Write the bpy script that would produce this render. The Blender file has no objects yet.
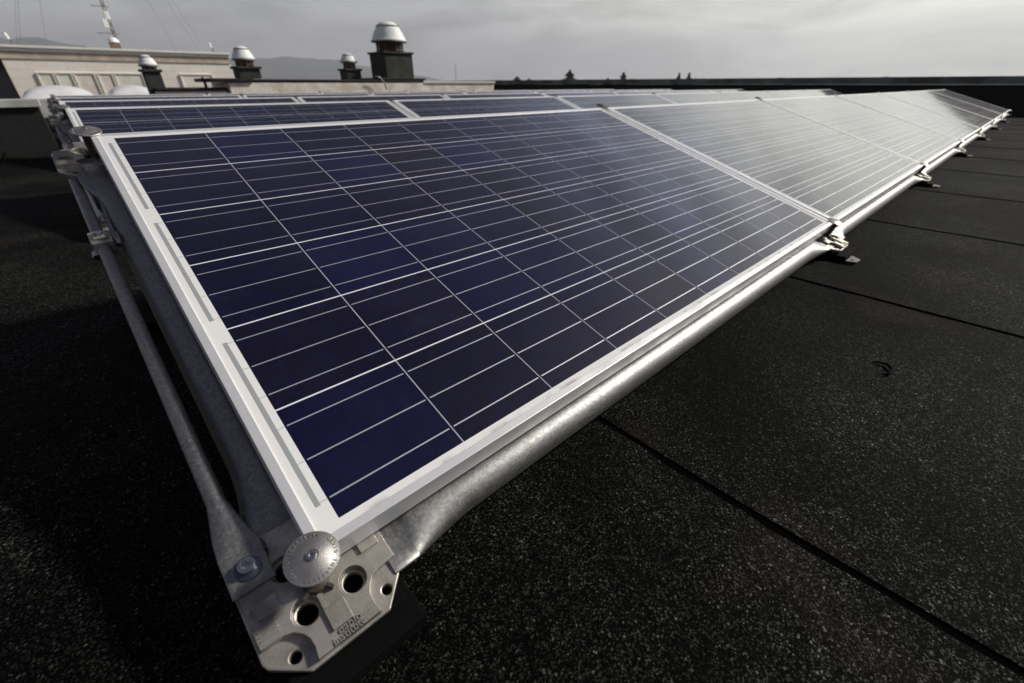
import bpy, bmesh, math, random
from mathutils import Vector, Matrix, noise
S = bpy.context.scene
COL = S.collection
PI = math.pi
R = math.radians
random.seed(7)

# ------------------------------------------------------------------ camera
CAM = Vector((-0.031, -0.304, 0.479))
YAW, PITCH = R(43.005), R(30.843)
cd = bpy.data.cameras.new('camera')
cam = bpy.data.objects.new('camera', cd)
COL.objects.link(cam)
cam.location = CAM
cam.rotation_euler = (PI/2 - PITCH, 0, -YAW)
cd.sensor_width = 36.0
cd.lens = 431.18 / 1024 * 36.0
cd.clip_start = 0.02
cd.clip_end = 60000
cd.dof.use_dof = True
cd.dof.focus_distance = 0.62
cd.dof.aperture_fstop = 5.0
S.camera = cam

# ------------------------------------------------------------------ sky and sun
SUN_AZ, SUN_EL = R(112), R(35)          # azimuth measured from +Y towards +X
SD = Vector((math.sin(SUN_AZ)*math.cos(SUN_EL), math.cos(SUN_AZ)*math.cos(SUN_EL), math.sin(SUN_EL)))
W = bpy.data.worlds.new('World'); S.world = W; W.use_nodes = True
nt = W.node_tree; nt.nodes.clear()
def N(t, typ, **k):
    n = t.nodes.new(typ)
    for a, b in k.items():
        setattr(n, a, b)
    return n
def mathn(t, op, a, b=None, c=None, clamp=False):
    n = t.nodes.new('ShaderNodeMath'); n.operation = op; n.use_clamp = clamp
    for i, v in enumerate((a, b, c)):
        if v is None: continue
        if isinstance(v, (int, float)): n.inputs[i].default_value = v
        else: t.links.new(v, n.inputs[i])
    return n.outputs[0]
def maprange(t, v, a, b, c, d, smooth=True):
    n = t.nodes.new('ShaderNodeMapRange')
    n.interpolation_type = 'SMOOTHSTEP' if smooth else 'LINEAR'
    t.links.new(v, n.inputs[0])
    for i, x in enumerate((a, b, c, d)): n.inputs[i+1].default_value = x
    return n.outputs[0]
def mixc(t, f, a, b, mode='MIX'):
    n = t.nodes.new('ShaderNodeMix'); n.data_type = 'RGBA'; n.blend_type = mode
    for s, v in ((0, f), (6, a), (7, b)):
        if isinstance(v, (int, float)): n.inputs[s].default_value = v
        elif isinstance(v, tuple): n.inputs[s].default_value = (*v, 1) if len(v) == 3 else v
        else: t.links.new(v, n.inputs[s])
    return n.outputs[2]
out = N(nt, 'ShaderNodeOutputWorld'); bg = N(nt, 'ShaderNodeBackground')
bg.inputs['Strength'].default_value = 0.1
tc = N(nt, 'ShaderNodeTexCoord')
sky = N(nt, 'ShaderNodeTexSky'); sky.sky_type = 'NISHITA'; sky.sun_disc = False
sky.sun_elevation = SUN_EL; sky.sun_rotation = SUN_AZ
sky.air_density = 1.5; sky.dust_density = 4
nrm = N(nt, 'ShaderNodeVectorMath', operation='NORMALIZE'); nt.links.new(tc.outputs['Generated'], nrm.inputs[0])
dt = N(nt, 'ShaderNodeVectorMath', operation='DOT_PRODUCT'); nt.links.new(nrm.outputs[0], dt.inputs[0]); dt.inputs[1].default_value = SD
sep = N(nt, 'ShaderNodeSeparateXYZ'); nt.links.new(nrm.outputs[0], sep.inputs[0])
GD = Vector((math.sin(R(92))*math.cos(R(12)), math.cos(R(92))*math.cos(R(12)), math.sin(R(12))))   # brightest part of the cloud cover
dt.inputs[1].default_value = GD
glow = maprange(nt, dt.outputs['Value'], 0.50, 1.0, 0, 1)
# cloud deck: stretched soft noise
mp = N(nt, 'ShaderNodeMapping'); mp.inputs['Scale'].default_value = (1, 1, 4.2)
nt.links.new(nrm.outputs[0], mp.inputs[0])
nz = N(nt, 'ShaderNodeTexNoise'); nz.inputs['Scale'].default_value = 3.6; nz.inputs['Detail'].default_value = 8; nz.inputs['Roughness'].default_value = .58; nz.inputs['Distortion'].default_value = .5
nt.links.new(mp.outputs[0], nz.inputs[0])
cl = maprange(nt, nz.outputs['Fac'], 0.34, 0.68, 0.72, 1.28)
hi = maprange(nt, sep.outputs['Z'], 0.2, 0.5, 0.0, 1.0)
cl = mathn(nt, 'POWER', cl, mathn(nt, 'ADD', 1.0, mathn(nt, 'MULTIPLY', hi, 1.0)))
low = maprange(nt, sep.outputs['Z'], 0.08, 0.42, 1.0, 0.0)
vf = maprange(nt, sep.outputs['Z'], 0.28, 0.64, 1.0, 0.08)
rise = maprange(nt, sep.outputs['Z'], 0.0, 0.18, 0.85, 1.0)
base = mixc(nt, low, (.22, .235, .42), (2.75, 2.78, 2.84))
amt = mathn(nt, 'MULTIPLY', mathn(nt, 'MULTIPLY', glow, vf), rise)
gtint = mixc(nt, hi, (4.1, 4.15, 3.35), (1.75, 2.1, 3.4))
gcol = mixc(nt, amt, (0, 0, 0), gtint)
tot = mixc(nt, 1.0, base, gcol, 'ADD')
clc = N(nt, 'ShaderNodeCombineColor')
for i in range(3): nt.links.new(cl, clc.inputs[i])
tot = mixc(nt, 1.0, tot, clc.outputs[0], 'MULTIPLY')
tot = mixc(nt, 0.03, tot, sky.outputs[0])
nt.links.new(tot, bg.inputs['Color']); nt.links.new(bg.outputs[0], out.inputs[0])
sl = bpy.data.lights.new('sun', 'SUN'); sl.energy = 2.3; sl.angle = R(6); sl.color = (1, .95, .87)
sun = bpy.data.objects.new('sun', sl); COL.objects.link(sun)
sun.rotation_euler = SD.to_track_quat('Z', 'Y').to_euler()
vs = S.view_settings
vs.view_transform = 'Standard'; vs.look = 'None'; vs.gamma = 1; vs.exposure = 0.85; vs.use_curve_mapping = False
if hasattr(S, 'cycles'):
    S.cycles.volume_bounces = 0

# ------------------------------------------------------------------ material helpers
def mat(name, col, rough=.5, metal=0.0, spec=.5, noise_amt=0.0, nscale=8, col2=None, bump=0.0, bscale=60, ior=None, detail=4, stretch=None, rvar=0.0):
    m = bpy.data.materials.new(name); m.use_nodes = True; t = m.node_tree
    b = t.nodes['Principled BSDF']
    b.inputs['Base Color'].default_value = (*col, 1); b.inputs['Roughness'].default_value = rough
    b.inputs['Metallic'].default_value = metal; b.inputs['Specular IOR Level'].default_value = spec
    if ior: b.inputs['IOR'].default_value = ior
    tcn = t.nodes.new('ShaderNodeTexCoord'); src = tcn.outputs['Object']
    if stretch:
        mm = t.nodes.new('ShaderNodeMapping'); mm.inputs['Scale'].default_value = stretch
        t.links.new(src, mm.inputs[0]); src = mm.outputs[0]
    n = t.nodes.new('ShaderNodeTexNoise'); n.inputs['Scale'].default_value = nscale; n.inputs['Detail'].default_value = detail
    t.links.new(src, n.inputs[0])
    if col2 is not None or noise_amt:
        c2 = col2 or tuple(c*(1-noise_amt) for c in col)
        f = maprange(t, n.outputs['Fac'], .35, .65, 0, 1)
        t.links.new(mixc(t, f, col, c2), b.inputs['Base Color'])
    if rvar:
        t.links.new(maprange(t, n.outputs['Fac'], .3, .7, rough-rvar, rough+rvar), b.inputs['Roughness'])
    if bump:
        n2 = t.nodes.new('ShaderNodeTexNoise'); n2.inputs['Scale'].default_value = bscale; n2.inputs['Detail'].default_value = 4
        t.links.new(src, n2.inputs[0])
        bp = t.nodes.new('ShaderNodeBump'); bp.inputs['Strength'].default_value = 1; bp.inputs['Distance'].default_value = bump
        t.links.new(n2.outputs['Fac'], bp.inputs['Height']); t.links.new(bp.outputs[0], b.inputs['Normal'])
    return m

M_alu = mat('anodised aluminium', (.92, .925, .935), .36, .5, noise_amt=.10, nscale=14, bump=.00006, bscale=300, stretch=(1, 1, 1), rvar=.06)
M_cast = mat('cast aluminium', (.60, .565, .51), .46, .8, noise_amt=.5, nscale=34, bump=.00022, bscale=700, rvar=.1, detail=8)
M_cap = mat('cap aluminium', (.50, .485, .46), .42, .85, noise_amt=.35, nscale=60, bump=.00022, bscale=700, rvar=.07, detail=8)
M_steel = mat('bright steel', (.62, .63, .66), .25, 1, noise_amt=.2, nscale=120)
M_wash = mat('dark zinc washer', (.13, .14, .18), .35, .9)
M_rubber = mat('black rubber', (.004, .004, .004), .9, spec=.08, bump=.0006, bscale=200)
M_pad = mat('dull zinc sheet', (.22, .21, .21), .6, .4, noise_amt=.3, nscale=40)
M_rust = mat('dirty iron', (.11, .085, .07), .6, .5, noise_amt=.5, nscale=90)

def galv():
    m = bpy.data.materials.new('galvanised steel'); m.use_nodes = True; t = m.node_tree; b = t.nodes['Principled BSDF']
    tcn = t.nodes.new('ShaderNodeTexCoord')
    v = t.nodes.new('ShaderNodeTexVoronoi'); v.inputs['Scale'].default_value = 330
    t.links.new(tcn.outputs['Object'], v.inputs[0])
    s = t.nodes.new('ShaderNodeSeparateColor'); t.links.new(v.outputs['Color'], s.inputs[0])
    n = t.nodes.new('ShaderNodeTexNoise'); n.inputs['Scale'].default_value = 9; n.inputs['Detail'].default_value = 9; n.inputs['Roughness'].default_value = .7
    t.links.new(tcn.outputs['Object'], n.inputs[0])
    c = mixc(t, s.outputs[0], (.25, .25, .25), (.37, .37, .365))
    c = mixc(t, maprange(t, n.outputs['Fac'], .4, .7, 0, .55), c, (.23, .23, .225))
    t.links.new(c, b.inputs['Base Color'])
    b.inputs['Metallic'].default_value = .95
    t.links.new(maprange(t, s.outputs[1], 0, 1, .46, .58), b.inputs['Roughness'])
    bp = t.nodes.new('ShaderNodeBump'); bp.inputs['Distance'].default_value = .0007; bp.inputs['Strength'].default_value = 1
    t.links.new(n.outputs['Fac'], bp.inputs['Height']); t.links.new(bp.outputs[0], b.inputs['Normal'])
    return m
M_galv = galv()

CELL = .1585; MX = .0325; MY = .0195; PL = 1.65; PW = .99; PITCHX = 1.672; ROWP = 1.782
def laminate():
    m = bpy.data.materials.new('cell laminate under glass'); m.use_nodes = True; t = m.node_tree; b = t.nodes['Principled BSDF']
    tcn = t.nodes.new('ShaderNodeTexCoord'); sp = t.nodes.new('ShaderNodeSeparateXYZ'); t.links.new(tcn.outputs['Object'], sp.inputs[0])
    X, Y = sp.outputs[0], sp.outputs[1]
    u = mathn(t, 'DIVIDE', mathn(t, 'SUBTRACT', X, MX), CELL)
    v = mathn(t, 'DIVIDE', mathn(t, 'SUBTRACT', Y, MY), CELL)
    fu = mathn(t, 'FRACT', u); fv = mathn(t, 'FRACT', v)
    du = mathn(t, 'ABSOLUTE', mathn(t, 'SUBTRACT', fu, .5)); dv = mathn(t, 'ABSOLUTE', mathn(t, 'SUBTRACT', fv, .5))
    gu = mathn(t, 'GREATER_THAN', du, .5-.0008/CELL)
    gv = mathn(t, 'GREATER_THAN', dv, .5-.0012/CELL)
    gap = mathn(t, 'MAXIMUM', gu, gv)
    def inside(x, a, c): return mathn(t, 'MULTIPLY', mathn(t, 'GREATER_THAN', x, a), mathn(t, 'LESS_THAN', x, c))
    incell = mathn(t, 'MULTIPLY', inside(u, 0.006, 9.994), inside(v, 0.006, 5.994))
    iny = inside(v, 0.006, 5.994)
    white = mathn(t, 'MAXIMUM', gap, mathn(t, 'SUBTRACT', 1.0, incell))
    # busbars at 1/6, 1/2, 5/6 of a cell; they dip under at the cell gap
    f3 = mathn(t, 'ABSOLUTE', mathn(t, 'SUBTRACT', mathn(t, 'FRACT', mathn(t, 'MULTIPLY', v, 3.0)), .5))
    bus = mathn(t, 'LESS_THAN', f3, .0009/CELL*3)
    bus = mathn(t, 'MULTIPLY', bus, mathn(t, 'LESS_THAN', du, .5-.0035/CELL))
    bus = mathn(t, 'MULTIPLY', bus, incell)
    # cell colour: per-cell tone and crystal grain
    ci = t.nodes.new('ShaderNodeCombineXYZ')
    t.links.new(mathn(t, 'FLOOR', u), ci.inputs[0]); t.links.new(mathn(t, 'FLOOR', v), ci.inputs[1])
    oi = t.nodes.new('ShaderNodeObjectInfo'); t.links.new(mathn(t, 'MULTIPLY', oi.outputs['Random'], 91.0), ci.inputs[2])
    wn = t.nodes.new('ShaderNodeTexWhiteNoise'); t.links.new(ci.outputs[0], wn.inputs[0])
    ws = t.nodes.new('ShaderNodeSeparateColor'); t.links.new(wn.outputs['Color'], ws.inputs[0])
    vo = t.nodes.new('ShaderNodeTexVoronoi'); vo.inputs['Scale'].default_value = 120
    mo = t.nodes.new('ShaderNodeMapping'); mo.inputs['Scale'].default_value = (1, .6, 1); t.links.new(tcn.outputs['Object'], mo.inputs[0]); t.links.new(mo.outputs[0], vo.inputs[0])
    vs_ = t.nodes.new('ShaderNodeSeparateColor'); t.links.new(vo.outputs['Color'], vs_.inputs[0])
    c = mixc(t, ws.outputs[0], (.0005, .0006, .009), (.0013, .0019, .036))
    c = mixc(t, mathn(t, 'MULTIPLY', mathn(t, 'POWER', ws.outputs[1], 2.0), .7), c, (.006, .003, .010))
    c = mixc(t, mathn(t, 'MULTIPLY', mathn(t, 'POWER', vs_.outputs[0], 2.0), .5), c, (.004, .005, .040))
    nb = t.nodes.new('ShaderNodeTexNoise'); nb.inputs['Scale'].default_value = 3.0
    t.links.new(tcn.outputs['Object'], nb.inputs[0])
    busc = mixc(t, nb.outputs['Fac'], (.75, .75, .80), (.95, .95, 1.0))
    c = mixc(t, bus, c, busc)
    # back sheet, with the collecting ribbons at both ends
    bs = (.86, .86, .85)
    k = mathn(t, 'MULTIPLY', gap, incell)
    wc = mixc(t, k, bs, (.80, .80, .86))
    wc = mixc(t, mathn(t, 'MULTIPLY', mathn(t, 'MULTIPLY', gu, mathn(t, 'SUBTRACT', 1.0, gv)), incell), wc, (.42, .42, .48))
    def ribbon(a, c_):
        r = inside(X, a, c_)
        v2 = mathn(t, 'FRACT', mathn(t, 'MULTIPLY', v, .5))
        return mathn(t, 'MULTIPLY', mathn(t, 'MULTIPLY', r, inside(v2, .075, .925)), iny)
    rb = mathn(t, 'MAXIMUM', ribbon(MX-.0125, MX-.0070), ribbon(PL-MX+.0070, PL-MX+.0125))
    tabs = mathn(t, 'MULTIPLY', mathn(t, 'LESS_THAN', f3, .0009/CELL*3), mathn(t, 'MAXIMUM', inside(X, MX-.008, MX+.0005), inside(X, PL-MX-.0005, PL-MX+.008)))
    tabs = mathn(t, 'MULTIPLY', tabs, iny)
    wc = mixc(t, mathn(t, 'MULTIPLY', tabs, .55), wc, (.42, .43, .44))
    wc = mixc(t, rb, wc, (.36, .38, .39))
    # grime collecting against the lower frame
    nd = t.nodes.new('ShaderNodeTexNoise'); nd.inputs['Scale'].default_value = 22; nd.inputs['Detail'].default_value = 6
    t.links.new(tcn.outputs['Object'], nd.inputs[0])
    dirt = mathn(t, 'MULTIPLY', maprange(t, nd.outputs['Fac'], .46, .66, 0, .85), maprange(t, Y, .009, .019, 1, 0))
    col = mixc(t, white, c, wc)
    col = mixc(t, dirt, col, (.30, .25, .21))
    ds = t.nodes.new('ShaderNodeTexNoise'); ds.inputs['Scale'].default_value = 7; ds.inputs['Detail'].default_value = 10; ds.inputs['Roughness'].default_value = .75
    t.links.new(tcn.outputs['Object'], ds.inputs[0])
    dust = mathn(t, 'MULTIPLY', maprange(t, ds.outputs['Fac'], .48, .72, 0, 1), .012)
    col = mixc(t, dust, col, (.45, .42, .38))
    t.links.new(col, b.inputs['Base Color'])
    t.links.new(mathn(t, 'MULTIPLY', bus, .8), b.inputs['Metallic'])
    b.inputs['Roughness'].default_value = .42
    b.inputs['Specular IOR Level'].default_value = 0.15
    b.inputs['Coat Weight'].default_value = 1.0
    b.inputs['Coat IOR'].default_value = 1.5
    nr = t.nodes.new('ShaderNodeTexNoise'); nr.inputs['Scale'].default_value = 5; nr.inputs['Detail'].default_value = 6
    t.links.new(tcn.outputs['Object'], nr.inputs[0])
    t.links.new(maprange(t, nr.outputs['Fac'], .3, .7, .04, .12), b.inputs['Coat Roughness'])
    return m
M_lam = laminate()

# ------------------------------------------------------------------ object helpers
def link(name, bm, material, parent=None, smooth=False, bevel=0.0, seg=2, recalc=True, autosm=None):
    if recalc: bmesh.ops.recalc_face_normals(bm, faces=bm.faces)
    me = bpy.data.meshes.new(name); bm.to_mesh(me); bm.free()
    mats = material if isinstance(material, (list, tuple)) else [material]
    for m in mats: me.materials.append(m)
    if smooth:
        for p in me.polygons: p.use_smooth = True
        if autosm:
            me.set_sharp_from_angle(angle=R(autosm))
    o = bpy.data.objects.new(name, me); COL.objects.link(o)
    if parent: o.parent = parent
    if bevel:
        md = o.modifiers.new('edge', 'BEVEL'); md.width = bevel; md.segments = seg; md.limit_method = 'ANGLE'; md.angle_limit = R(35)
    return o
def empty(name, label, cat, loc=(0, 0, 0), rot=(0, 0, 0), group=None):
    o = bpy.data.objects.new(name, None); COL.objects.link(o); o.location = loc; o.rotation_euler = rot
    o.empty_display_size = .1
    o['label'] = label; o['category'] = cat
    if group: o['group'] = group
    return o
def tag(o, label, cat, group=None):
    o['label'] = label; o['category'] = cat
    if group: o['group'] = group
    return o
def struct(o): o['kind'] = 'structure'; return o
def dup(root, loc, label, group=None):
    r = root.copy(); COL.objects.link(r); r.location = loc; r['label'] = label
    if group: r['group'] = group
    for ch in list(root.children):
        c = ch.copy(); COL.objects.link(c); c.parent = r
        for g in ch.children:
            d = g.copy(); COL.objects.link(d); d.parent = c
    return r
def box(bm, x0, x1, y0, y1, z0, z1, mi=0):
    vs_ = [bm.verts.new(p) for p in ((x0,y0,z0),(x1,y0,z0),(x1,y1,z0),(x0,y1,z0),(x0,y0,z1),(x1,y0,z1),(x1,y1,z1),(x0,y1,z1))]
    for f in ((3,2,1,0),(4,5,6,7),(0,1,5,4),(1,2,6,5),(2,3,7,6),(3,0,4,7)):
        fc = bm.faces.new([vs_[i] for i in f]); fc.material_index = mi
def tube(bm, pts, rad, n=12, caps=True):
    """round bar through points; rad a number or one per point"""
    rings = []
    for i, p in enumerate(pts):
        p = Vector(p); a = Vector(pts[max(i-1, 0)]); b = Vector(pts[min(i+1, len(pts)-1)])
        d = (b-a).normalized(); up = Vector((0, 0, 1)) if abs(d.z) < .9 else Vector((0, 1, 0))
        s = d.cross(up).normalized(); w = s.cross(d)
        r = rad[i] if isinstance(rad, (list, tuple)) else rad
        rings.append([bm.verts.new(p + (s*math.cos(2*PI*k/n) + w*math.sin(2*PI*k/n))*r) for k in range(n)])
    for a, b in zip(rings, rings[1:]):
        for k in range(n): bm.faces.new((a[k], a[(k+1) % n], b[(k+1) % n], b[k]))
    if caps:
        bm.faces.new(rings[0][::-1]); bm.faces.new(rings[-1])
def lathe(bm, prof, n=48, cx=0, cy=0):
    rings = []
    for r, z in prof:
        rings.append([bm.verts.new((cx+r*math.cos(2*PI*k/n), cy+r*math.sin(2*PI*k/n), z)) for k in range(n)] if r > 1e-6 else [bm.verts.new((cx, cy, z))])
    for a, b in zip(rings, rings[1:]):
        for k in range(n):
            q = [a[k % len(a)], a[(k+1) % len(a)], b[(k+1) % len(b)], b[k % len(b)]]
            u = []
            for v in q:
                if v not in u: u.append(v)
            if len(u) > 2: bm.faces.new(u)
def slab(bm, outline, holes, z0, z1):
    """flat plate with round or polygonal through holes"""
    edges = []; 
    for lp in [outline] + holes:
        vv = [bm.verts.new((x, y, z1)) for x, y in lp]
        edges += [bm.edges.new((vv[i], vv[(i+1) % len(vv)])) for i in range(len(vv))]
    r = bmesh.ops.triangle_fill(bm, use_beauty=True, use_dissolve=False, edges=edges, normal=(0, 0, 1))
    fs = [g for g in r['geom'] if isinstance(g, bmesh.types.BMFace)]
    e = bmesh.ops.extrude_face_region(bm, geom=fs, use_keep_orig=True)
    for v in [g for g in e['geom'] if isinstance(g, bmesh.types.BMVert)]: v.co.z = z0
def circ(cx, cy, r, n=28): return [(cx+r*math.cos(2*PI*i/n), cy+r*math.sin(2*PI*i/n)) for i in range(n)]
def loft(bm, secs, n=28):
    """secs: (centre, half width, half height, squareness) ; section axes given by 'ax','az'"""
    rings = []
    for (c, sx, sz, hw, hh, e) in secs:
        ring = []
        for k in range(n):
            a = 2*PI*k/n; ca, sa = math.cos(a), math.sin(a)
            px = math.copysign(abs(ca)**e, ca)*hw; pz = math.copysign(abs(sa)**e, sa)*hh
            ring.append(bm.verts.new(Vector(c) + Vector(sx)*px + Vector(sz)*pz))
        rings.append(ring)
    for a, b in zip(rings, rings[1:]):
        for k in range(n): bm.faces.new((a[k], a[(k+1) % n], b[(k+1) % n], b[k]))
    bm.faces.new(rings[0][::-1]); bm.faces.new(rings[-1])
def text_mesh(body, size, depth):
    cu = bpy.data.curves.new('lettering', 'FONT'); cu.body = body; cu.size = size; cu.extrude = depth; cu.align_x = 'CENTER'; cu.align_y = 'CENTER'
    cu.resolution_u = 2; cu.offset = size*.012
    o = bpy.data.objects.new('tmp', cu); COL.objects.link(o)
    dg = bpy.context.evaluated_depsgraph_get(); dg.update()
    me = bpy.data.meshes.new_from_object(o.evaluated_get(dg))
    bpy.data.objects.remove(o); return me
def add_mesh(bm, me, mtx):
    k = len(bm.verts); bm.from_mesh(me); bm.verts.ensure_lookup_table()
    for v in bm.verts[k:]: v.co = mtx @ v.co

TILT = R(17.3)
PZ = .1                                  # height of the frame's lower front edge above the roof

# ------------------------------------------------------------------ roof
def roof_material():
    m = bpy.data.materials.new('mineral bitumen roofing felt'); m.use_nodes = True; t = m.node_tree; b = t.nodes['Principled BSDF']
    tcn = t.nodes.new('ShaderNodeTexCoord'); src = tcn.outputs['Object']
    v = t.nodes.new('ShaderNodeTexVoronoi'); v.inputs['Scale'].default_value = 600; t.links.new(src, v.inputs[0])
    s = t.nodes.new('ShaderNodeSeparateColor'); t.links.new(v.outputs['Color'], s.inputs[0])
    v2 = t.nodes.new('ShaderNodeTexVoronoi'); v2.inputs['Scale'].default_value = 480; t.links.new(src, v2.inputs[0])
    s2 = t.nodes.new('ShaderNodeSeparateColor'); t.links.new(v2.outputs['Color'], s2.inputs[0])
    n = t.nodes.new('ShaderNodeTexNoise'); n.inputs['Scale'].default_value = 2.2; n.inputs['Detail'].default_value = 8; n.inputs['Roughness'].default_value = .65; t.links.new(src, n.inputs[0])
    n2 = t.nodes.new('ShaderNodeTexNoise'); n2.inputs['Scale'].default_value = 60; n2.inputs['Detail'].default_value = 5; t.links.new(src, n2.inputs[0])
    g = mathn(t, 'POWER', s.outputs[0], 6.0)
    c = mixc(t, g, (.0009, .0010, .0009), (.062, .065, .058))
    hot = mathn(t, 'GREATER_THAN', s2.outputs[0], .97)
    c = mixc(t, mathn(t, 'MULTIPLY', hot, s2.outputs[1]), c, (.16, .165, .15))
    wear = maprange(t, n.outputs['Fac'], .36, .66, 0, 1)
    c = mixc(t, wear, c, (.34, .34, .33), 'MULTIPLY')
    nl = t.nodes.new('ShaderNodeTexNoise'); nl.inputs['Scale'].default_value = .8; nl.inputs['Detail'].default_value = 6; nl.inputs['Distortion'].default_value = .8
    ml = t.nodes.new('ShaderNodeMapping'); ml.inputs['Scale'].default_value = (.5, 1.6, 1); t.links.new(src, ml.inputs[0]); t.links.new(ml.outputs[0], nl.inputs[0])
    lf = maprange(t, nl.outputs['Fac'], .35, .65, .65, 1.7)
    lc = t.nodes.new('ShaderNodeCombineColor')
    for i in range(3): t.links.new(lf, lc.inputs[i])
    c = mixc(t, 1.0, c, lc.outputs[0], 'MULTIPLY')
    # reddish worn patches
    nr = t.nodes.new('ShaderNodeTexNoise'); nr.inputs['Scale'].default_value = 3.1; nr.inputs['Detail'].default_value = 7
    mm = t.nodes.new('ShaderNodeMapping'); mm.inputs['Location'].default_value = (3.3, 1.7, 0); t.links.new(src, mm.inputs[0]); t.links.new(mm.outputs[0], nr.inputs[0])
    red = mathn(t, 'MULTIPLY', maprange(t, nr.outputs['Fac'], .58, .74, 0, .35), s.outputs[1])
    c = mixc(t, red, c, (.070, .040, .032))
    fine = maprange(t, n2.outputs['Fac'], .35, .65, .7, 1.25)
    fc = t.nodes.new('ShaderNodeCombineColor')
    for i in range(3): t.links.new(fine, fc.inputs[i])
    c = mixc(t, 1.0, c, fc.outputs[0], 'MULTIPLY')
    t.links.new(c, b.inputs['Base Color']); b.inputs['Roughness'].default_value = .85; b.inputs['Specular IOR Level'].default_value = .05
    h = mathn(t, 'ADD', mathn(t, 'MULTIPLY', s.outputs[0], .9), mathn(t, 'MULTIPLY', n2.outputs['Fac'], .4))
    bp = t.nodes.new('ShaderNodeBump'); bp.inputs['Distance'].default_value = .0022; bp.inputs['Strength'].default_value = .9
    t.links.new(h, bp.inputs['Height']); t.links.new(bp.outputs[0], b.inputs['Normal'])
    return m
M_roof = roof_material()
M_bleed = mat('bitumen bleed', (.0025, .0025, .0025), .85, bump=.001, bscale=150, spec=0.0)

def build_roof():
    bm = bmesh.new()
    xs = []                                # (x, z, bleed face follows)
    k0 = -8
    for k in range(k0, 14):
        s = .455 + .905*k
        xs += [(s-.045, 0.0, 0), (s-.007, .0004, 1), (s+.0030, .0006, 1), (s+.0036, .0028, 0), (s+.05, .0027, 0), (s+.25, .0022, 0), (s+.45, .001, 0), (s+.65, 0, 0)]
    ys = [-9, -6, -4, -3]; y = -2.4
    while y < 3: ys.append(y); y += .03
    while y < 20: ys.append(y); y += .35
    rows = []
    for y in ys:
        r = []
        for i, (x, z, f) in enumerate(xs):
            s = round((x-.455)/.905)
            wob = .007*noise.noise(Vector((y*2.3, s*7.1, 0))) + .0012*noise.noise(Vector((y*19, s*7.1, 3))) if abs(x-.455-.905*s) < .05 else 0
            und = .003*noise.noise(Vector((x*.9, y*.9, 2))) + .0012*noise.noise(Vector((x*3.1, y*3.1, 5)))
            w2 = (.006*noise.noise(Vector((y*9, s*3.3, 9))) + .004*noise.noise(Vector((y*31, s*3.3, 4)))) if f else 0
            r.append(bm.verts.new((x+wob+(w2 if i % 8 == 1 else 0), y, z+und-.003)))
        rows.append(r)
    for a, b in zip(rows, rows[1:]):
        for i in range(len(xs)-1):
            fc = bm.faces.new((a[i], a[i+1], b[i+1], b[i])); fc.material_index = 1 if xs[i][2] else 0
    return struct(link('roof', bm, [M_roof, M_bleed], smooth=True, recalc=False, autosm=12))
build_roof()

# the land far below, hills
bm = bmesh.new()
NR = 40
ring0 = None
for rr in (0.0, 60, 300, 1200, 4000, 9300):
    ring = [bm.verts.new((0, 0, -16))] if rr == 0 else [bm.verts.new((rr*math.cos(2*PI*k/NR), rr*math.sin(2*PI*k/NR), -16)) for k in range(NR)]
    if ring0:
        for k in range(NR):
            if len(ring0) == 1: bm.faces.new((ring0[0], ring[k], ring[(k+1) % NR]))
            else: bm.faces.new((ring0[k], ring[k], ring[(k+1) % NR], ring0[(k+1) % NR]))
    ring0 = ring
M_land = mat('distant land', (.06, .075, .05), .9, col2=(.13, .13, .11), nscale=.004, detail=8)
struct(link('ground', bm, M_land))
M_hill = mat('wooded hill', (.05, .065, .05), .95, col2=(.08, .09, .07), nscale=.003, detail=8)
def hills(px_az):
    # ridges given as (azimuth deg from +Y to +X, height m) at 7 km
    bm = bmesh.new(); D = 7000
    prev = None
    n = 140
    for i in range(n+1):
        az = px_az[0][0] + (px_az[-1][0]-px_az[0][0])*i/n
        for (a0, h0), (a1, h1) in zip(px_az, px_az[1:]):
            if a0 <= az <= a1+1e-6:
                f = (az-a0)/(a1-a0); f = f*f*(3-2*f); h = h0+(h1-h0)*f; break
        h *= 1 + .10*noise.noise(Vector((az*.6, 0, 0))) + .05*noise.noise(Vector((az*2.2, 4, 0)))
        col = []
        for dd, fh in ((-1500, 0), (-900, .28), (-450, .66), (0, 1), (700, .7), (2000, 0)):
            d = D+dd
            col.append(bm.verts.new((d*math.sin(R(az)), d*math.cos(R(az)), -17+max(h, 0)*fh)))
        if prev:
            for j in range(5): bm.faces.new((prev[j], col[j], col[j+1], prev[j+1]))
        prev = col
    return struct(link('hills', bm, M_hill, smooth=True))
hills([(-40, 300), (-22, 360), (-12, 340), (-6, 370), (-2, 420), (2, 390), (6, 300), (9, 240), (12, 250), (16, 290), (20, 305), (24, 285), (28, 200), (32, 120), (37, 40), (46, 0)])

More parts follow.
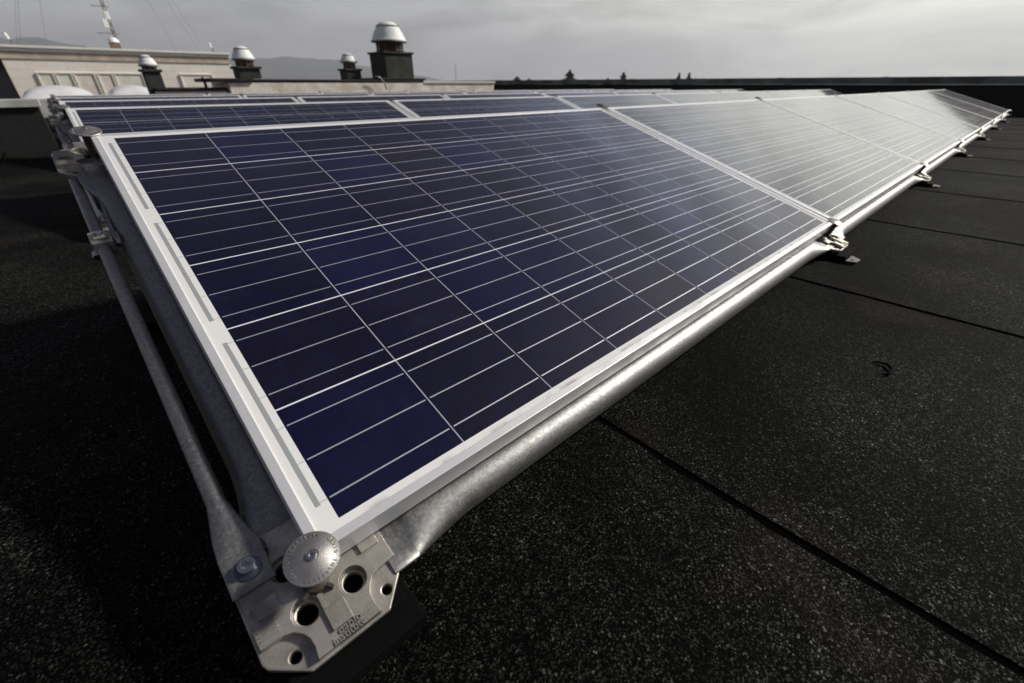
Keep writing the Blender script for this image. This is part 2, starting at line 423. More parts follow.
# ------------------------------------------------------------------ solar panels
def make_panel():
    t = empty('solar_panel', '', 'solar panel', (0, 0, PZ), (TILT, 0, 0), 'solar panels in tilted rows on the flat roof')
    bm = bmesh.new(); H = .037; L = .0105
    def ring(x0, x1, y0, y1, z): return [bm.verts.new(p) for p in ((x0,y0,z),(x1,y0,z),(x1,y1,z),(x0,y1,z))]
    r = [ring(0, PL, 0, PW, -H), ring(0, PL, 0, PW, 0), ring(L, PL-L, L, PW-L, 0), ring(L, PL-L, L, PW-L, -.0045), ring(.026, PL-.026, .026, PW-.026, -H)]
    for a, b in ((r[0], r[1]), (r[1], r[2]), (r[2], r[3]), (r[4], r[0])):
        for k in range(4): bm.faces.new((a[k], a[(k+1) % 4], b[(k+1) % 4], b[k]))
    link('frame', bm, M_alu, t, bevel=.0007, seg=2)
    bm = bmesh.new(); box(bm, L-.004, PL-L+.004, L-.004, PW-L+.004, -.0060, -.0018)
    link('cell_sheet', bm, M_lam, t)
    return t
NROW, NMOD = 5, 7
SLOPE = -.0095
def row_origin(r): return Vector((0, ROWP*r, PZ + SLOPE*r))
ORD = ['first', 'second', 'third', 'fourth', 'fifth', 'sixth', 'seventh']
ROWN = ['front row', 'second row', 'third row', 'fourth row', 'rearmost row']
def pos_words(m, last=NMOD-1):
    if m == 0: return 'at the near left end'
    if m == last: return 'at the far right end'
    return ORD[m] + ' from the left'
P0 = make_panel()
for r in range(NROW):
    for m in range(NMOD):
        loc = row_origin(r) + Vector((PITCHX*m, 0, 0))
        if r == 0 and m == 0: lab = 'large dark blue solar panel nearest the viewer, white framed, at front left corner'
        elif r == 0 and m == 1: lab = 'silvery reflecting solar panel in the front row, second from the left'
        elif r == 0 and m == 6: lab = 'darkly reflecting solar panel at the far right end of the front row'
        elif r == 0: lab = 'pale reflecting solar panel in the front row, ' + ORD[m] + ' from the left'
        else: lab = 'mostly hidden solar panel in the ' + ROWN[r] + ', ' + pos_words(m)
        if r == 0 and m == 0: P0['label'] = lab
        else: dup(P0, loc, lab)

# ------------------------------------------------------------------ mounting nodes (cast corner plates with post and clamping cap)
def plate_outline(a=.070, cx=.031, cy=.031):
    return [(-a, -a+cy), (-a+cx*.08, -a+cy*.8), (-a+cx, -a), (a-cx, -a), (a, -a+cy), (a, a-cy), (a-cx, a), (-a+cx, a), (-a, a-cy)]
def body_outline():
    # octagonal body with concave pockets at its four corners for the fixing holes
    a = .0665
    q = [(a, -.030), (a-.004, -.031), (.046, -.0315), (.0385, -.0345), (.0315, -.043), (.0295, -.052), (.0305, -.060), (.0330, -a)]
    q = [(.0665, -.0300), (.0470, -.0310), (.0390, -.0340), (.0335, -.0400), (.0300, -.0470), (.0292, -.0560), (.0310, -.0672)]
    pts = []
    # order: go clockwise from right side lower corner
    br = q
    bl = [(-x, y) for x, y in reversed(q)]
    tl = [(-x, -y) for x, y in q]
    tr = [(x, -y) for x, y in reversed(q)]
    pts = br + bl + tl + tr
    return pts[::-1]
def make_node():
    t = empty('mounting_node', '', 'mount', (0, 0, PZ), (TILT, 0, 0), 'cast mounting nodes under the panel corners')
    TOP = -.0445
    bm = bmesh.new()
    big = [(.0225, -.0255), (-.0235, -.0245), (-.0245, .0235), (.0235, .0235)]
    lob = [(.0455, -.0520), (-.0455, -.0510), (-.0465, .0470), (.0455, .0490)]
    slab(bm, plate_outline(), [circ(x, y, .0098, 24) for x, y in big] + [circ(x, y, .0052, 20) for x, y in lob], TOP-.0190, TOP-.0092)
    base = link('base_plate', bm, M_cast, t, bevel=.0012, seg=2)
    bm = bmesh.new()
    slot = [(-.0060, -.0330), (-.0030, -.0330), (.0000, -.0500), (-.0012, -.0512)]
    slab(bm, body_outline(), [circ(x, y, .0132, 30) for x, y in big], TOP-.0091, TOP)
    # raised bridges between the holes and ribs
    def quad(pts, z0, z1):
        slab(bm, pts, [], z0, z1)
    quad([(-.0115, -.0560), (.0080, -.0560), (.0080, -.0345), (-.0115, -.0345)], TOP+.0002, TOP+.0040)
    quad([(-.0600, -.0080), (-.0390, -.0080), (-.0390, .0070), (-.0600, .0070)], TOP+.0002, TOP+.0045)
    quad([(.0400, -.0090), (.0600, -.0090), (.0600, .0080), (.0400, .0080)], TOP+.0002, TOP+.0040)
    quad([(-.0090, .0400), (.0090, .0400), (.0090, .0560), (-.0090, .0560)], TOP+.0002, TOP+.0040)
    quad([(-.0110, -.0340), (-.0080, -.0340), (-.0080, -.0180), (-.0110, -.0180)], TOP+.0002, TOP+.0030)
    for i in range(4):
        quad([(-.0640+.0*i, -.0130-i*.0040), (-.0470, -.0130-i*.0040), (-.0470, -.0118-i*.0040), (-.0640, -.0118-i*.0040)], TOP+.0002, TOP+.0016)
    b2 = link('casting_body', bm, M_cast, base, bevel=.0011, seg=3)
    # raised lettering
    bm = bmesh.new()
    add_mesh(bm, text_mesh('daplo', .0105, .0012), Matrix.Translation((.0030, -.0583, TOP+.0004)))
    # second line sits right at the lower edge
    add_mesh(bm, text_mesh('institute', .0095, .0012), Matrix.Translation((.0000, -.0645, TOP+.0004)))
    link('lettering', bm, M_cast, base)
    # boss and post
    bm = bmesh.new()
    lathe(bm, [(0, TOP+.0012), (.0125, TOP+.0012), (.0118, TOP+.0075), (.0085, TOP+.0085), (.0062, TOP+.010), (.0062, -.001), (0, -.001)], 32)
    for k in range(5):
        z = TOP+.016+k*.0045
        lathe(bm, [(.0063, z), (.0073, z+.0011), (.0063, z+.0022)], 24)
    for k in range(4):
        a = k*PI/2+.6
        c, s = math.cos(a), math.sin(a)
        slab(bm, [(c*.009-s*.002, s*.009+c*.002), (c*.009+s*.002, s*.009-c*.002), (c*.019+s*.0015, s*.019-c*.0015), (c*.019-s*.0015, s*.019+c*.0015)], [], TOP+.0003, TOP+.0068)
    for v in bm.verts: v.co += Vector((-.006, -.006, 0))
    link('post', bm, M_rust, t, smooth=True, autosm=40)
    # cap
    CS = .85; CO = Vector((-.0025, -.001, 0))
    bm = bmesh.new()
    lathe(bm, [(0, .0006), (.0284, .0006), (.0290, .0012), (.0290, .0024), (.0284, .0031), (.0215, .0046), (.0206, .0052), (.0085, .0082), (.0074, .0084), (.0070, .0074), (0, .0074)], 72)
    for v in bm.verts: v.co = v.co*CS + CO
    cap = link('cap_disc', bm, M_cap, t, smooth=True, autosm=28)
    bm = bmesh.new()
    word = 'daplo institute  daplo institute  '
    n = len(word); tan = math.atan2(.0015, .0069)
    for i, ch in enumerate(word):
        if ch == ' ': continue
        a = -2*PI*i/n + R(200)
        me = text_mesh(ch, .0072, .0006)
        mt = Matrix.Translation((.0247*math.cos(a), .0247*math.sin(a), .0040)) @ Matrix.Rotation(a-PI/2, 4, 'Z') @ Matrix.Rotation(-tan, 4, 'X')
        add_mesh(bm, me, mt)
    for v in bm.verts: v.co = v.co*CS + CO
    link('cap_lettering', bm, M_cap, cap)
    bm = bmesh.new()
    hexp = [(.0024*math.cos(PI/3*k), .0024*math.sin(PI/3*k)) for k in range(6)]
    slab(bm, circ(0, 0, .0052, 28), [hexp], .0080, .0112)
    slab(bm, circ(0, 0, .0030, 16), [], .0078, .0092)
    for v in bm.verts: v.co = v.co*CS + CO
    link('screw', bm, M_steel, cap, bevel=.0005)
    return t
NODE = make_node()
def fit_supports(node, front, origin_z, at):
    """pad or leg that carries the node, built upright on the roof (world vertical), parented to the node"""
    inv = Matrix.Rotation(-TILT, 4, 'X')
    bm = bmesh.new()
    def put(b2, mtx=None):
        pass
    base_z = -origin_z
    if front:
        # stacked rubber pad down to the roof
        box(bm, -.066, .066, -.074, .085, base_z, base_z+.018)
        box(bm, -.058, .058, -.050, .060, base_z+.0182, -.076)
        for v in bm.verts: v.co = inv @ v.co
        link('rubber_pad', bm, M_rubber, node, bevel=.002)
    else:
        # square steel leg on a rubber foot under the raised rear edge
        off = Vector((.020, -.012, 0)); zt = -.058
        box(bm, off.x-.017, off.x+.017, off.y-.017, off.y+.017, base_z+.0205, zt)
        for v in bm.verts: v.co = inv @ v.co
        link('leg', bm, M_galv, node, bevel=.002)
        bm = bmesh.new(); box(bm, off.x-.075, off.x+.075, off.y-.075, off.y+.075, base_z, base_z+.020)
        for v in bm.verts: v.co = inv @ v.co
        link('rubber_pad', bm, M_rubber, node, bevel=.002)
        bm = bmesh.new(); box(bm, -.036, .060, -.060, .060, -.0715, -.0612)
        link('rubber_washer', bm, M_rubber, node, bevel=.002)
def node_pos(r, k, front):
    x = 0 if k == 0 else (k*PITCHX-.005 if k < NMOD else NMOD*PITCHX-.022+.012)
    y = 0 if front else PW+.012
    return row_origin(r) + Vector((x, y*math.cos(TILT), y*math.sin(TILT)))
first = True
PARTS = list(NODE.children)
def foot_plate(node, rel_z):
    # bent sheet foot lying on the roof beside the pad
    inv = Matrix.Rotation(-TILT, 4, 'X')
    bm = bmesh.new()
    hole = circ(-.048, -.088, .005, 14)
    slab(bm, [(-.072, -.076), (-.060, -.102), (-.026, -.106), (-.004, -.082), (-.004, -.076)], [hole], -rel_z+.0060, -rel_z+.0085)
    for v in bm.verts: v.co = inv @ v.co
    link('foot_plate', bm, M_pad, node, bevel=.0006)
def place_node(r, k, front):
    global first
    p = node_pos(r, k, front)
    if r == 0 and front:
        lab = 'cast metal mounting plate with round lettered cap at nearest panel corner' if k == 0 else ('small mounting clamp on the front tube line, ' + (ORD[k-1] + ' joint from the nearest corner' if k < NMOD else 'at its far end'))
    elif k == 0 and not front:
        lab = {0: 'octagonal cast plate with tall post at the raised left corner of the front row', 1: 'small cast plate at the left end of the second row of panels'}.get(r, 'blurred mounting cap at the left end of the ' + ROWN[r])
    else:
        lab = 'small clamp cap on rear edge of ' + ROWN[r] + ', ' + ORD[k-1] + ' joint from left' if k < NMOD else 'small clamp cap at right rear corner of the ' + ROWN[r]
        if k == 0: lab = 'low mounting plate hidden behind the left corner of the ' + ROWN[r]
    if first:
        NODE.location = p; NODE['label'] = lab; n = NODE; first = False
    else:
        n = NODE.copy(); COL.objects.link(n); n.location = p; n['label'] = lab
        for ch in PARTS:
            c = ch.copy(); COL.objects.link(c); c.parent = n
            if k and not front and ch.name.startswith('cap_disc'):
                c.material_slots[0].link = 'OBJECT'; c.material_slots[0].material = M_rust
            for g in ch.children:
                if r > 0 and g.name.startswith(('lettering', 'cap_lettering')): continue
                d = g.copy(); COL.objects.link(d); d.parent = c
    fit_supports(n, front, p.z, p)
    if front and r == 0 and k > 0: foot_plate(n, p.z)
    return n
N00 = place_node(0, 0, True)
# socket bolt that fixes the thin tube to the near plate
for k in range(1, NMOD+1): place_node(0, k, True)
for k in range(0, NMOD+1): place_node(0, k, False)
for r in range(1, NROW):
    place_node(r, 0, True)
    for k in range(0, NMOD+1): place_node(r, k, False)

# ------------------------------------------------------------------ tubes
EX, EY, EZ = (1, 0, 0), (0, 1, 0), (0, 0, 1)
def pipe_mesh(bm, axis, a, b, cx, rr=.0268, zc=-.0715, zt=-.0535, flat0=True, flat1=True):
    """galvanised tube with pressed flat ends; axis 'x' or 'y' in panel plane coordinates"""
    secs = []
    def P(s, z): return (s, cx, z) if axis == 'x' else (cx, s, z)
    side = EY if axis == 'x' else EX
    def end(s0, d):
        q = [(0, .0415, .0030, .45, zt), (.029, .0415, .0030, .45, zt), (.0312, .0405, .0068, .75, zt-.0025), (.042, .0380, .0130, .9, zt-.0065), (.062, .0335, .0195, .95, zt-.012), (.085, .0295, .0242, 1, zt-.0165), (.115, rr, rr, 1, zc)]
        return [(P(s0+d*t, z), side, EZ, w, h, e) for t, w, h, e, z in q]
    A = end(a, 1) if flat0 else [(P(a, zc), side, EZ, rr, rr, 1)]
    B = end(b, -1)[::-1] if flat1 else [(P(b, zc), side, EZ, rr, rr, 1)]
    mid = []
    n = 6
    for i in range(1, n):
        s = A[-1][0][0 if axis == 'x' else 1]; e = B[0][0][0 if axis == 'x' else 1]
        mid.append((P(s+(e-s)*i/n, zc), side, EZ, rr, rr, 1))
    loft(bm, A+mid+B, 36)
gp = 'galvanised tubes carrying the front edge of the panels'
for m in range(NMOD):
    t = bpy.data.objects.new('support_tube', None)
    bm = bmesh.new()
    a = .060 if m == 0 else m*PITCHX-.011+.066
    b = (m+1)*PITCHX-.011-.066 if m < NMOD-1 else NMOD*PITCHX-.016-.066
    pipe_mesh(bm, 'x', a, b, -.004)
    o = link('support_tube', bm, M_galv, smooth=True, autosm=50); o.location = row_origin(0); o.rotation_euler = (TILT, 0, 0)
    lab = 'thick galvanised tube with flattened end running under the nearest panel front' if m == 0 else ('pale galvanised tube under the front edge of the ' + (ORD[m] + ' panel' if m < NMOD-1 else 'farthest panel') + ' of the front row')
    tag(o, lab, 'tube', gp)
for r in range(NROW):
    bm = bmesh.new(); pipe_mesh(bm, 'y', .055, .935, -.0045)
    o = link('side_tube', bm, M_galv, smooth=True, autosm=50); o.location = row_origin(r); o.rotation_euler = (TILT, 0, 0)
    tag(o, 'thick shaded galvanised tube along the left side of the ' + ROWN[r], 'tube', 'thick tubes along the left panel sides')
for k in range(1, NMOD):
    bm = bmesh.new(); pipe_mesh(bm, 'y', .060, .930, k*PITCHX-.011)
    o = link('cross_tube', bm, M_galv, smooth=True, autosm=50); o.location = row_origin(0); o.rotation_euler = (TILT, 0, 0)
    tag(o, 'tube glimpsed in gap between ' + ORD[k-1] + ' and ' + ORD[k] + ' front row panels', 'tube', 'tubes under the gaps between front row panels')
def make_brace():
    t = empty('brace_tube', '', 'tube', (0, 0, PZ), (TILT, 0, 0), 'thin brace tubes beside the left panel sides')
    bm = bmesh.new()
    q = [(.0215, .0190, .0019, .35, -.0422), (.064, .0190, .0019, .35, -.0422), (.070, .0185, .0034, .6, -.0430), (.085, .0165, .0065, .9, -.0458), (.105, .0135, .0092, 1, -.0485), (.130, .0092, .0092, 1, -.0500), (.40, .0088, .0088, 1, -.0540), (.70, .0088, .0088, 1, -.058), (.80, .0088, .0088, 1, -.062), (.955, .0088, .0088, 1, -.072)]
    loft(bm, [((-.0530 if i > 2 else -.0515, y, z), EX, EZ, w, h, e) for i, (y, w, h, e, z) in enumerate(q)], 28)
    link('tube', bm, M_galv, t, smooth=True, autosm=50)
    # clamp
    bm = bmesh.new()
    box(bm, -.0655, -.0370, .672, .708, -.069, -.0445)
    box(bm, -.0610, -.0420, .680, .700, -.0444, -.0405)
    box(bm, -.0365, -.0270, .682, .708, -.064, -.049)
    cl_ = link('tube_clamp', bm, M_cast, t, bevel=.003, seg=3)
    for p, q_, r_ in (((-.0510, .690, -.042), (-.0510, .690, -.0350), .0058), ((-.0315, .684, -.056), (-.0315, .676, -.056), .0050), ((-.0655, .676, -.0640), (-.0655, .662, -.0640), .0058)):
        bm = bmesh.new(); tube(bm, [p, q_], r_, 6); link('clamp_bolt', bm, M_steel, cl_, bevel=.0006)
    bm = bmesh.new(); tube(bm, [(-.0330, .712, -.057), (-.0315, .78, -.060), (-.0280, .86, -.066), (-.0250, .945, -.076)], .0036, 12)
    link('tie_rod', bm, M_galv, t, smooth=True)
    # socket head bolt with washer on the flat end
    bm = bmesh.new()
    lathe(bm, [(0, -.0402), (.0118, -.0402), (.0118, -.0384), (.0100, -.0378), (0, -.0378)], 40, -.0505, .0420)
    w = link('washer', bm, M_wash, t, smooth=True, autosm=30)
    bm = bmesh.new()
    hexp = [(-.0505+.0044*math.cos(PI/3*k+.3), .042+.0044*math.sin(PI/3*k+.3)) for k in range(6)]
    slab(bm, circ(-.0505, .0420, .0076, 32), [hexp], -.0376, -.0300)
    slab(bm, circ(-.0505, .0420, .0052, 16), [], -.0375, -.0370)
    link('bolt', bm, M_steel, w, bevel=.0006)
    return t
BR = make_brace(); BR['label'] = 'thin galvanised tube bolted to the nearest plate, clamp near its far end'
for r in range(1, NROW): dup(BR, row_origin(r), 'thin galvanised tube at the left end of the ' + ROWN[r])

# ------------------------------------------------------------------ scrap on the roof
bm = bmesh.new(); tube(bm, [(.950, -.292, .0005), (.962, -.302, .0015), (.982, -.303, .0025), (.998, -.292, .0025), (.997, -.278, .001), (.990, -.270, 0)], [.0012, .0025, .003, .003, .0022, .001], 8)
tag(link('rubber_scrap', bm, M_rubber, smooth=True), 'small curved black scrap lying on the dark roofing felt', 'scrap')

# ------------------------------------------------------------------ parapets
M_black = mat('black bitumen wall', (.010, .010, .011), .8, noise_amt=.4, nscale=3, bump=.004, bscale=30)
M_zinc = mat('grey green sheet coping', (.16, .19, .185), .5, .4, col2=(.07, .08, .08), nscale=2.5, detail=8)
t = empty('parapet_wall', 'long black parapet wall with grey-green metal coping along the right roof edge', 'wall', (12.4, 0, 0))
bm = bmesh.new(); box(bm, 0, .35, -12, 17.5, -.3, .47)
link('wall', bm, M_black, t)
bm = bmesh.new(); y = -12.0
while y < 17.5:
    box(bm, -.05, .40, y, min(y+1.99, 17.5), .472, .600); box(bm, -.055, .405, y+1.97, y+2.03, .474, .607); y += 2.0
link('coping', bm, M_zinc, t, bevel=.004)
t = empty('side_parapet', 'low black roof kerb with pale metal coping at far left', 'wall', (-.13, 5.3, 0))
bm = bmesh.new(); box(bm, -9, 0, 0, .3, -.2, .315)
link('wall', bm, M_black, t)
M_pale = mat('pale sheet metal', (.60, .60, .57), .5, .15, noise_amt=.3, nscale=6)
bm = bmesh.new(); box(bm, -9, -.62, -.03, .33, .317, .372); box(bm, -.60, .02, -.03, .33, .317, .372); box(bm, -.625, -.595, -.034, .334, .315, .377)
link('coping', bm, M_pale, t, bevel=.004)

# ------------------------------------------------------------------ roof upstand with vents
M_stone = mat('mottled pale masonry', (.92, .85, .76), .85, col2=(.70, .60, .50), nscale=4, detail=9, bump=.01, bscale=25)
M_felt = mat('black felt capping', (.015, .015, .014), .8, noise_amt=.4, nscale=10, bump=.01, bscale=20)
t = empty('masonry_upstand', 'low pale masonry upstand with black felt top carrying the vents', 'wall', (2.28, 9.3, 0))
bm = bmesh.new(); box(bm, 0, 3.92, 0, 1.2, -.1, .505)
box(bm, -1.05, -.03, .06, .5, -.1, .378); link('masonry', bm, M_stone, t, bevel=.02)
bm = bmesh.new(); box(bm, -.28, .42, -.05, 1.1, .508, .565); box(bm, .425, 3.95, -.012, 1.22, .5075, .555); box(bm, -1.05, -.02, .02, .5, .38, .43); box(bm, 2.8, 4.0, -.02, 1.2, .5555, .59)
link('felt_capping', bm, M_felt, t, bevel=.02)
t = empty('low_kerb', 'thin white roof kerb to the right of the pale masonry upstand', 'kerb', (6.35, 10.4, 0))
bm = bmesh.new(); box(bm, 0, 2.9, 0, .3, -.1, .50); link('wall', bm, M_stone, t)
bm = bmesh.new(); box(bm, -.03, 2.93, -.03, .33, .502, .548); link('coping', bm, mat('white sheet', (.75, .74, .70), .5), t)

M_vent = mat('white painted sheet', (.92, .93, .91), .6, 0, col2=(.80, .82, .80), nscale=7, detail=7)
M_conc = mat('dark weathered render', (.045, .05, .043), .85, noise_amt=.4, nscale=5, bump=.006, bscale=30)
M_dark = mat('dark louvre interior', (.02, .018, .016), .8)
M_slat = mat('brown louvre slat', (.16, .10, .08), .7)
def vent(label, x, y, z0, zb, w, zl, rd, ztop, rcap):
    """masonry stack z0..zb of width w, louvre drum radius rd up to zl, bell cap radius rcap up to ztop"""
    t = empty('roof_vent', label, 'vent', (x, y, z0), group='roof vents with white bell caps')
    z0_, zb, zl, ztop = 0, zb-z0, zl-z0, ztop-z0
    bm = bmesh.new(); box(bm, -w/2, w/2, -w/2, w/2, 0, zb-.04); box(bm, -w/2-.03, w/2+.03, -w/2-.03, w/2+.03, zb-.038, zb)
    link('stack', bm, M_conc, t, bevel=.008)
    bm = bmesh.new(); lathe(bm, [(0, zb+.001), (rd*.8, zb+.001), (rd*.8, zl), (0, zl)], 24)
    dr = link('throat', bm, M_dark, t)
    bm = bmesh.new()
    for k in range(8):
        a = 2*PI*k/8
        tube(bm, [(rd*math.cos(a), rd*math.sin(a), zb), (rd*math.cos(a), rd*math.sin(a), zl+.01)], .014, 6)
    link('stay_rods', bm, M_slat, t)
    bm = bmesh.new()
    n = 3
    for k in range(n):
        z = zb+.03+(zl-zb-.05)*k/n
        lathe(bm, [(rd*.82, z+.02), (rd*.97, z), (rd*.97, z+.008), (rd*.82, z+.03)], 28)
    link('louvre', bm, M_slat, t)
    bm = bmesh.new(); h = ztop-zl
    lathe(bm, [(rcap*.97, zl-.012), (rcap, zl-.012), (rcap, zl+.02)] + [(rcap*a, zl+.02+b*(h-.02)) for a, b in ((.96, .05), (.87, .26), (.76, .48), (.66, .66), (.61, .73), (.60, .745), (.585, .77), (.50, .87), (.34, .955), (.15, .99), (0, 1))], 40)
    lathe(bm, [(rcap*.97, zl-.012), (rcap*.9, zl+.04), (rcap*.5, zl+.6*h), (0, zl+.7*h)], 40)
    cp = link('cap', bm, M_vent, t, smooth=True, autosm=30)
    bm = bmesh.new(); zz = zl+.02+.75*(h-.02)
    lathe(bm, [(rcap*.60, zz-.012), (rcap*.66, zz-.010), (rcap*.66, zz+.004), (rcap*.58, zz+.006)], 32)
    lathe(bm, [(rcap*.99, zl-.020), (rcap*1.03, zl-.018), (rcap*1.03, zl+.004), (rcap*.99, zl+.006)], 40)
    link('flange', bm, M_pad, cp, smooth=True, autosm=30)
    return t
vent('tall roof vent, largest of the white bell caps, on a wide dark stack', 5.84, 9.95, .592, 1.08, .68, 1.28, .29, 1.64, .375)
vent('medium roof vent with white bell cap near the pale building corner', 2.75, 9.75, .567, .75, .36, .86, .14, 1.06, .185)
vent('smallest roof vent with white bell cap between two larger ones', 4.90, 10.1, .557, .76, .33, .885, .12, 1.04, .17)
vent('leftmost roof vent with white bell cap in front of the pale wall', 1.29, 9.6, 0, .68, .225, .735, .085, .875, .125)
bm = bmesh.new(); tube(bm, [(1.97, 9.45, .40), (1.97, 9.45, .54), (1.945, 9.45, .575)], .022, 10)
tag(link('vent_pipe', bm, M_rubber, smooth=True), 'short black pipe sticking up before the pale building', 'pipe')
bm = bmesh.new(); tube(bm, [(4.98, 9.2, .62), (5.10, 9.2, .60), (5.19, 9.2, .50), (5.21, 9.2, .38)], .012, 8)
tag(link('cable', bm, M_galv, smooth=True), 'thin pale cable hanging down over the pale masonry edge', 'cable')

# ------------------------------------------------------------------ skylight domes
M_dome = mat('milky acrylic', (.86, .86, .88), .3, 0, noise_amt=.12, nscale=4)
def dome(x, y, w, d, z0, h, label):
    t = empty('skylight_dome', label, 'skylight', (x, y, 0), group='milky skylight domes')
    bm = bmesh.new(); box(bm, -w/2, w/2, -d/2, d/2, 0, z0); link('curb', bm, M_pale, t, bevel=.01)
    bm = bmesh.new(); n = 14; g = []
    for i in range(n+1):
        row = []
        for j in range(n+1):
            a, b = i/n*2-1, j/n*2-1
            zz = h*((1-abs(a)**2.4)*(1-abs(b)**2.4))**.6
            row.append(bm.verts.new((a*w/2*.97, b*d/2*.97, z0+.002+zz)))
        g.append(row)
    for i in range(n):
        for j in range(n): bm.faces.new((g[i][j], g[i+1][j], g[i+1][j+1], g[i][j+1]))
    link('dome', bm, M_dome, t, smooth=True)
dome(.10, 11.2, .98, .98, .27, .19, 'wide milky skylight dome low in front of the pale building')
dome(1.12, 11.3, .78, .9, .27, .19, 'smaller milky skylight dome just left of the leftmost roof vent')

# ------------------------------------------------------------------ pale building
def tile_mat():
    m = bpy.data.materials.new('pale cladding tiles'); m.use_nodes = True; t = m.node_tree; b = t.nodes['Principled BSDF']
    tcn = t.nodes.new('ShaderNodeTexCoord'); mp_ = t.nodes.new('ShaderNodeMapping'); mp_.inputs['Rotation'].default_value = (R(90), 0, 0)
    t.links.new(tcn.outputs['Object'], mp_.inputs[0])
    br = t.nodes.new('ShaderNodeTexBrick'); br.inputs['Scale'].default_value = 1; br.inputs['Brick Width'].default_value = .30; br.inputs['Row Height'].default_value = .145
    br.inputs['Mortar Size'].default_value = .006; br.offset = 0.5
    br.inputs['Color1'].default_value = (.95, .92, .83, 1); br.inputs['Color2'].default_value = (.93, .82, .72, 1); br.inputs['Mortar'].default_value = (.74, .67, .57, 1)
    t.links.new(mp_.outputs[0], br.inputs['Vector'])
    n = t.nodes.new('ShaderNodeTexNoise'); n.inputs['Scale'].default_value = 3; n.inputs['Detail'].default_value = 8
    t.links.new(tcn.outputs['Object'], n.inputs[0])
    c = mixc(t, maprange(t, n.outputs['Fac'], .35, .7, 0, .5), br.outputs['Color'], (.95, .92, .84))
    t.links.new(c, b.inputs['Base Color']); b.inputs['Roughness'].default_value = .6
    return m
M_tile = tile_mat()
M_cream = mat('cream render', (.94, .91, .84), .6, noise_amt=.12, nscale=5)
M_tan = mat('weathered tan band', (.68, .58, .48), .8, col2=(.52, .43, .35), nscale=6, detail=8)
M_grey = mat('painted shade grey', (.34, .34, .37), .8, noise_amt=.2, nscale=2)  # shade on the building's side wall, put into its grey base colour
M_olive = mat('greenish cream shutter', (.90, .88, .76), .6, noise_amt=.15, nscale=6)
M_pink = mat('pinkish cream shutter', (.93, .84, .75), .6, noise_amt=.15, nscale=6)
t = empty('rooftop_building', 'low pale tiled rooftop building with long flat coping at far left', 'building', (0, 13.5, 0))
bm = bmesh.new(); box(bm, -.46, 3.48, 0, 3, -.2, .90); link('wall', bm, M_tile, t)
bm = bmesh.new(); box(bm, -6, -.462, 1.2, 3, -.2, .899); link('side_wall', bm, M_grey, t)
bm = bmesh.new(); box(bm, -6, 3.46, -.02, 3.0, .902, 1.02); link('fascia', bm, M_tan, t)
bm = bmesh.new(); box(bm, -6, 3.49, -.05, 3.1, 1.022, 1.075); box(bm, -6, 3.50, -.08, 3.1, 1.076, 1.12); link('coping', bm, M_cream, t, bevel=.008)
def window(x0, x1, z0, z1, mt):
    bm = bmesh.new()
    fr = .02
    box(bm, x0-fr, x1+fr, -.03, -.002, z1, z1+fr); box(bm, x0-fr, x0, -.03, -.002, z0, z1-.001); box(bm, x1, x1+fr, -.03, -.002, z0, z1-.001)
    w = link('window', bm, M_cream, t)
    bm = bmesh.new(); box(bm, x0+.001, x1-.001, -.012, -.003, z0, z1-.002); link('pane', bm, mt, w)
window(-.05, .16, .15, .66, M_olive); window(.22, .44, .15, .66, M_olive); window(.50, .80, .15, .66, M_pink); window(.88, 1.10, .15, .66, M_pink); window(1.16, 1.62, .15, .66, M_olive); window(2.36, 2.98, .28, .66, M_tile)
t2 = empty('chimney_pot', 'small brick chimney with white cap on the pale building roof', 'chimney', (1.47, 14.6, 1.12))
bm = bmesh.new(); box(bm, -.09, .09, -.09, .09, 0, .17); link('stack', bm, mat('brown brick', (.25, .15, .11), .8, noise_amt=.3, nscale=20), t2)
bm = bmesh.new(); lathe(bm, [(.11, .172), (.10, .21), (.07, .26), (0, .28)], 20); link('cap', bm, M_vent, t2, smooth=True)

# mast with guys
t3 = empty('antenna_mast', 'thin rusty aerial mast with crossbars and faint guy wires above the pale building', 'mast', (1.56, 14.9, 1.12))
bm = bmesh.new()
for k in range(3):
    a = 2*PI*k/3
    tube(bm, [(.03*math.cos(a), .03*math.sin(a), 0), (.03*math.cos(a), .03*math.sin(a), 5.2)], .008, 5)
z = 0
while z < 5.1:
    for k in range(3):
        a, b_ = 2*PI*k/3, 2*PI*(k+1)/3
        tube(bm, [(.03*math.cos(a), .03*math.sin(a), z), (.03*math.cos(b_), .03*math.sin(b_), z+.1)], .004, 4)
    z += .12
link('mast', bm, mat('rusty lattice', (.20, .12, .09), .7, .4, noise_amt=.4, nscale=9), t3)
bm = bmesh.new()
for z, L1, L2 in ((.36, .30, .12), (.86, .22, .10), (1.15, .14, .14)):
    tube(bm, [(-L1, 0, z), (L2, 0, z)], .008, 5)
link('crossbar', bm, M_galv, t3)
bm = bmesh.new(); box(bm, -.13, -.03, -.06, .04, .46, .62); box(bm, -.045, .045, -.05, .05, .62, .78); link('aerial_box', bm, M_vent, t3, bevel=.01)
M_wire = mat('thin wire', (.22, .22, .23), .5, .5)
for (gx, gy) in ((-1.75, -.6), (-1.70, -.5), (-1.30, -.5), (1.05, -.6), (1.55, -.55), (1.72, -.5)):
    bm = bmesh.new(); tube(bm, [(0, 0, 4.6), (gx*.98, gy, .02)], .0028, 4); link('guy_wire', bm, M_wire, t3)
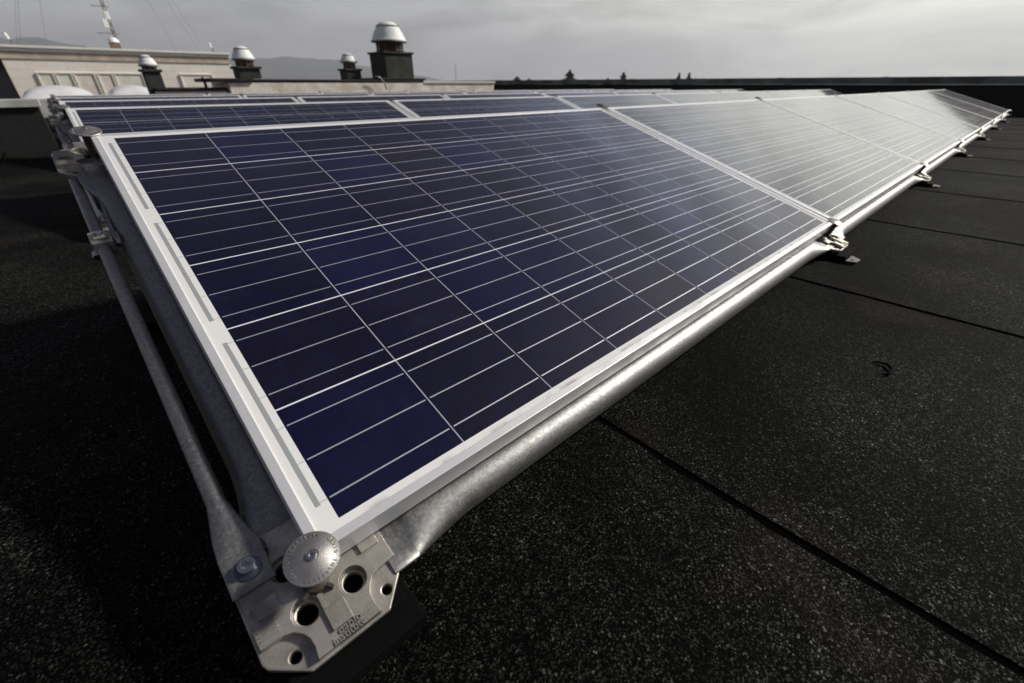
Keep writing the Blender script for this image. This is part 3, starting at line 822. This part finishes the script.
for (x, lab) in ((-.20, 'small white aerial at the left end of the pale building roof'), (3.22, 'small white aerial at the right end of the pale building roof')):
    ta = empty('roof_aerial', lab, 'aerial', (x, 13.7, 1.12), group='small white aerials on the pale building')
    bm = bmesh.new(); tube(bm, [(0, 0, 0), (0, 0, .10), (-.03, 0, .17)], .014, 6); link('stem', bm, M_galv, ta)
    bm = bmesh.new(); tube(bm, [(-.02, 0, .10), (-.045, 0, .20)], .028, 8); link('head', bm, M_vent, ta)
bm = bmesh.new(); tube(bm, [(0, 0, 0), (0, 0, 22.5)], [.22, .12], 8)
o = link('distant_pole', bm, M_wire, smooth=True); o.location = (112, 150, -16); tag(o, 'thin distant pole standing on the horizon right of the tall vent', 'pole')

# ------------------------------------------------------------------ distant conifers
M_leaf = mat('conifer foliage', (.030, .045, .026), .9, col2=(.05, .07, .04), nscale=.6)
M_bark = mat('bark', (.10, .07, .05), .9)
def conifer(label, x, y, top, w, seed, kind):
    rng = random.Random(seed); h = top+16
    t = empty('conifer_tree', label, 'tree', (x, y, -16), group='dark conifers on the horizon')
    bm = bmesh.new(); tube(bm, [(0, 0, 0), (0, 0, h*.5), (0, 0, h*.96)], [.45, .3, .06], 8); link('trunk', bm, M_bark, t)
    bm = bmesh.new()
    for i in range(2600):
        f = rng.random()**.8; z = h*(.12+.88*f)
        prof = (1-f)*(.75+.5*rng.random()) if kind == 0 else (1-f**2.5)*(.6+.5*rng.random())
        lay = 1+.35*math.sin(z*3.1+seed)
        rad = w/2*prof*lay*math.sqrt(rng.random()) + .05
        a = rng.random()*2*PI
        c = Vector((rad*math.cos(a), rad*math.sin(a), z-.12*rad)); s = .28+.35*rng.random()
        d1 = Vector((rng.uniform(-1, 1), rng.uniform(-1, 1), rng.uniform(-.6, .3))).normalized()*s
        d2 = d1.cross(Vector((rng.uniform(-1, 1), rng.uniform(-1, 1), rng.uniform(-1, 1)))).normalized()*s*.5
        bm.faces.new([bm.verts.new(c-d1), bm.verts.new(c+d2), bm.verts.new(c+d1), bm.verts.new(c-d2)])
    link('crown', bm, M_leaf, t, recalc=False)
conifer('broad dark conifer, biggest on the horizon, left of the others', 176, 150, 6.0, 34, 1, 0)
conifer('narrow dark conifer standing second from left on the horizon', 218, 150, 5.6, 24, 2, 0)
conifer('slim distant conifer, left one of the far right pair', 274, 150, 6.0, 7, 3, 1)
conifer('slim distant conifer, right one of the far right pair', 286, 150, 6.3, 8, 4, 1)
conifer('low faint round treetop just left of the biggest horizon conifer', 160, 160, 2.4, 30, 5, 1)
conifer('low faint treetop between the broad and narrow horizon conifers', 192, 155, 2.2, 26, 6, 1)

for i, (x, y, tp, w) in enumerate(((143, 150, 1.6, 26), (205, 150, 1.5, 24), (455, 150, 2.0, 24))):
    conifer('faint low treetop just showing above the black parapet', x, y, tp+1.3, w, 20+i, 1)

# ------------------------------------------------------------------ haze
bm = bmesh.new(); box(bm, -9500, 9500, -9500, 9500, -18.5, 640)
M_haze = bpy.data.materials.new('haze'); M_haze.use_nodes = True; t = M_haze.node_tree; t.nodes.clear()
o_ = t.nodes.new('ShaderNodeOutputMaterial'); pv = t.nodes.new('ShaderNodeVolumePrincipled')
pv.inputs['Color'].default_value = (.86, .89, .98, 1); pv.inputs['Density'].default_value = .00017; pv.inputs['Anisotropy'].default_value = .2
t.links.new(pv.outputs[0], o_.inputs['Volume'])
hz = link('haze', bm, M_haze); hz['kind'] = 'stuff'; hz.display_type = 'WIRE'
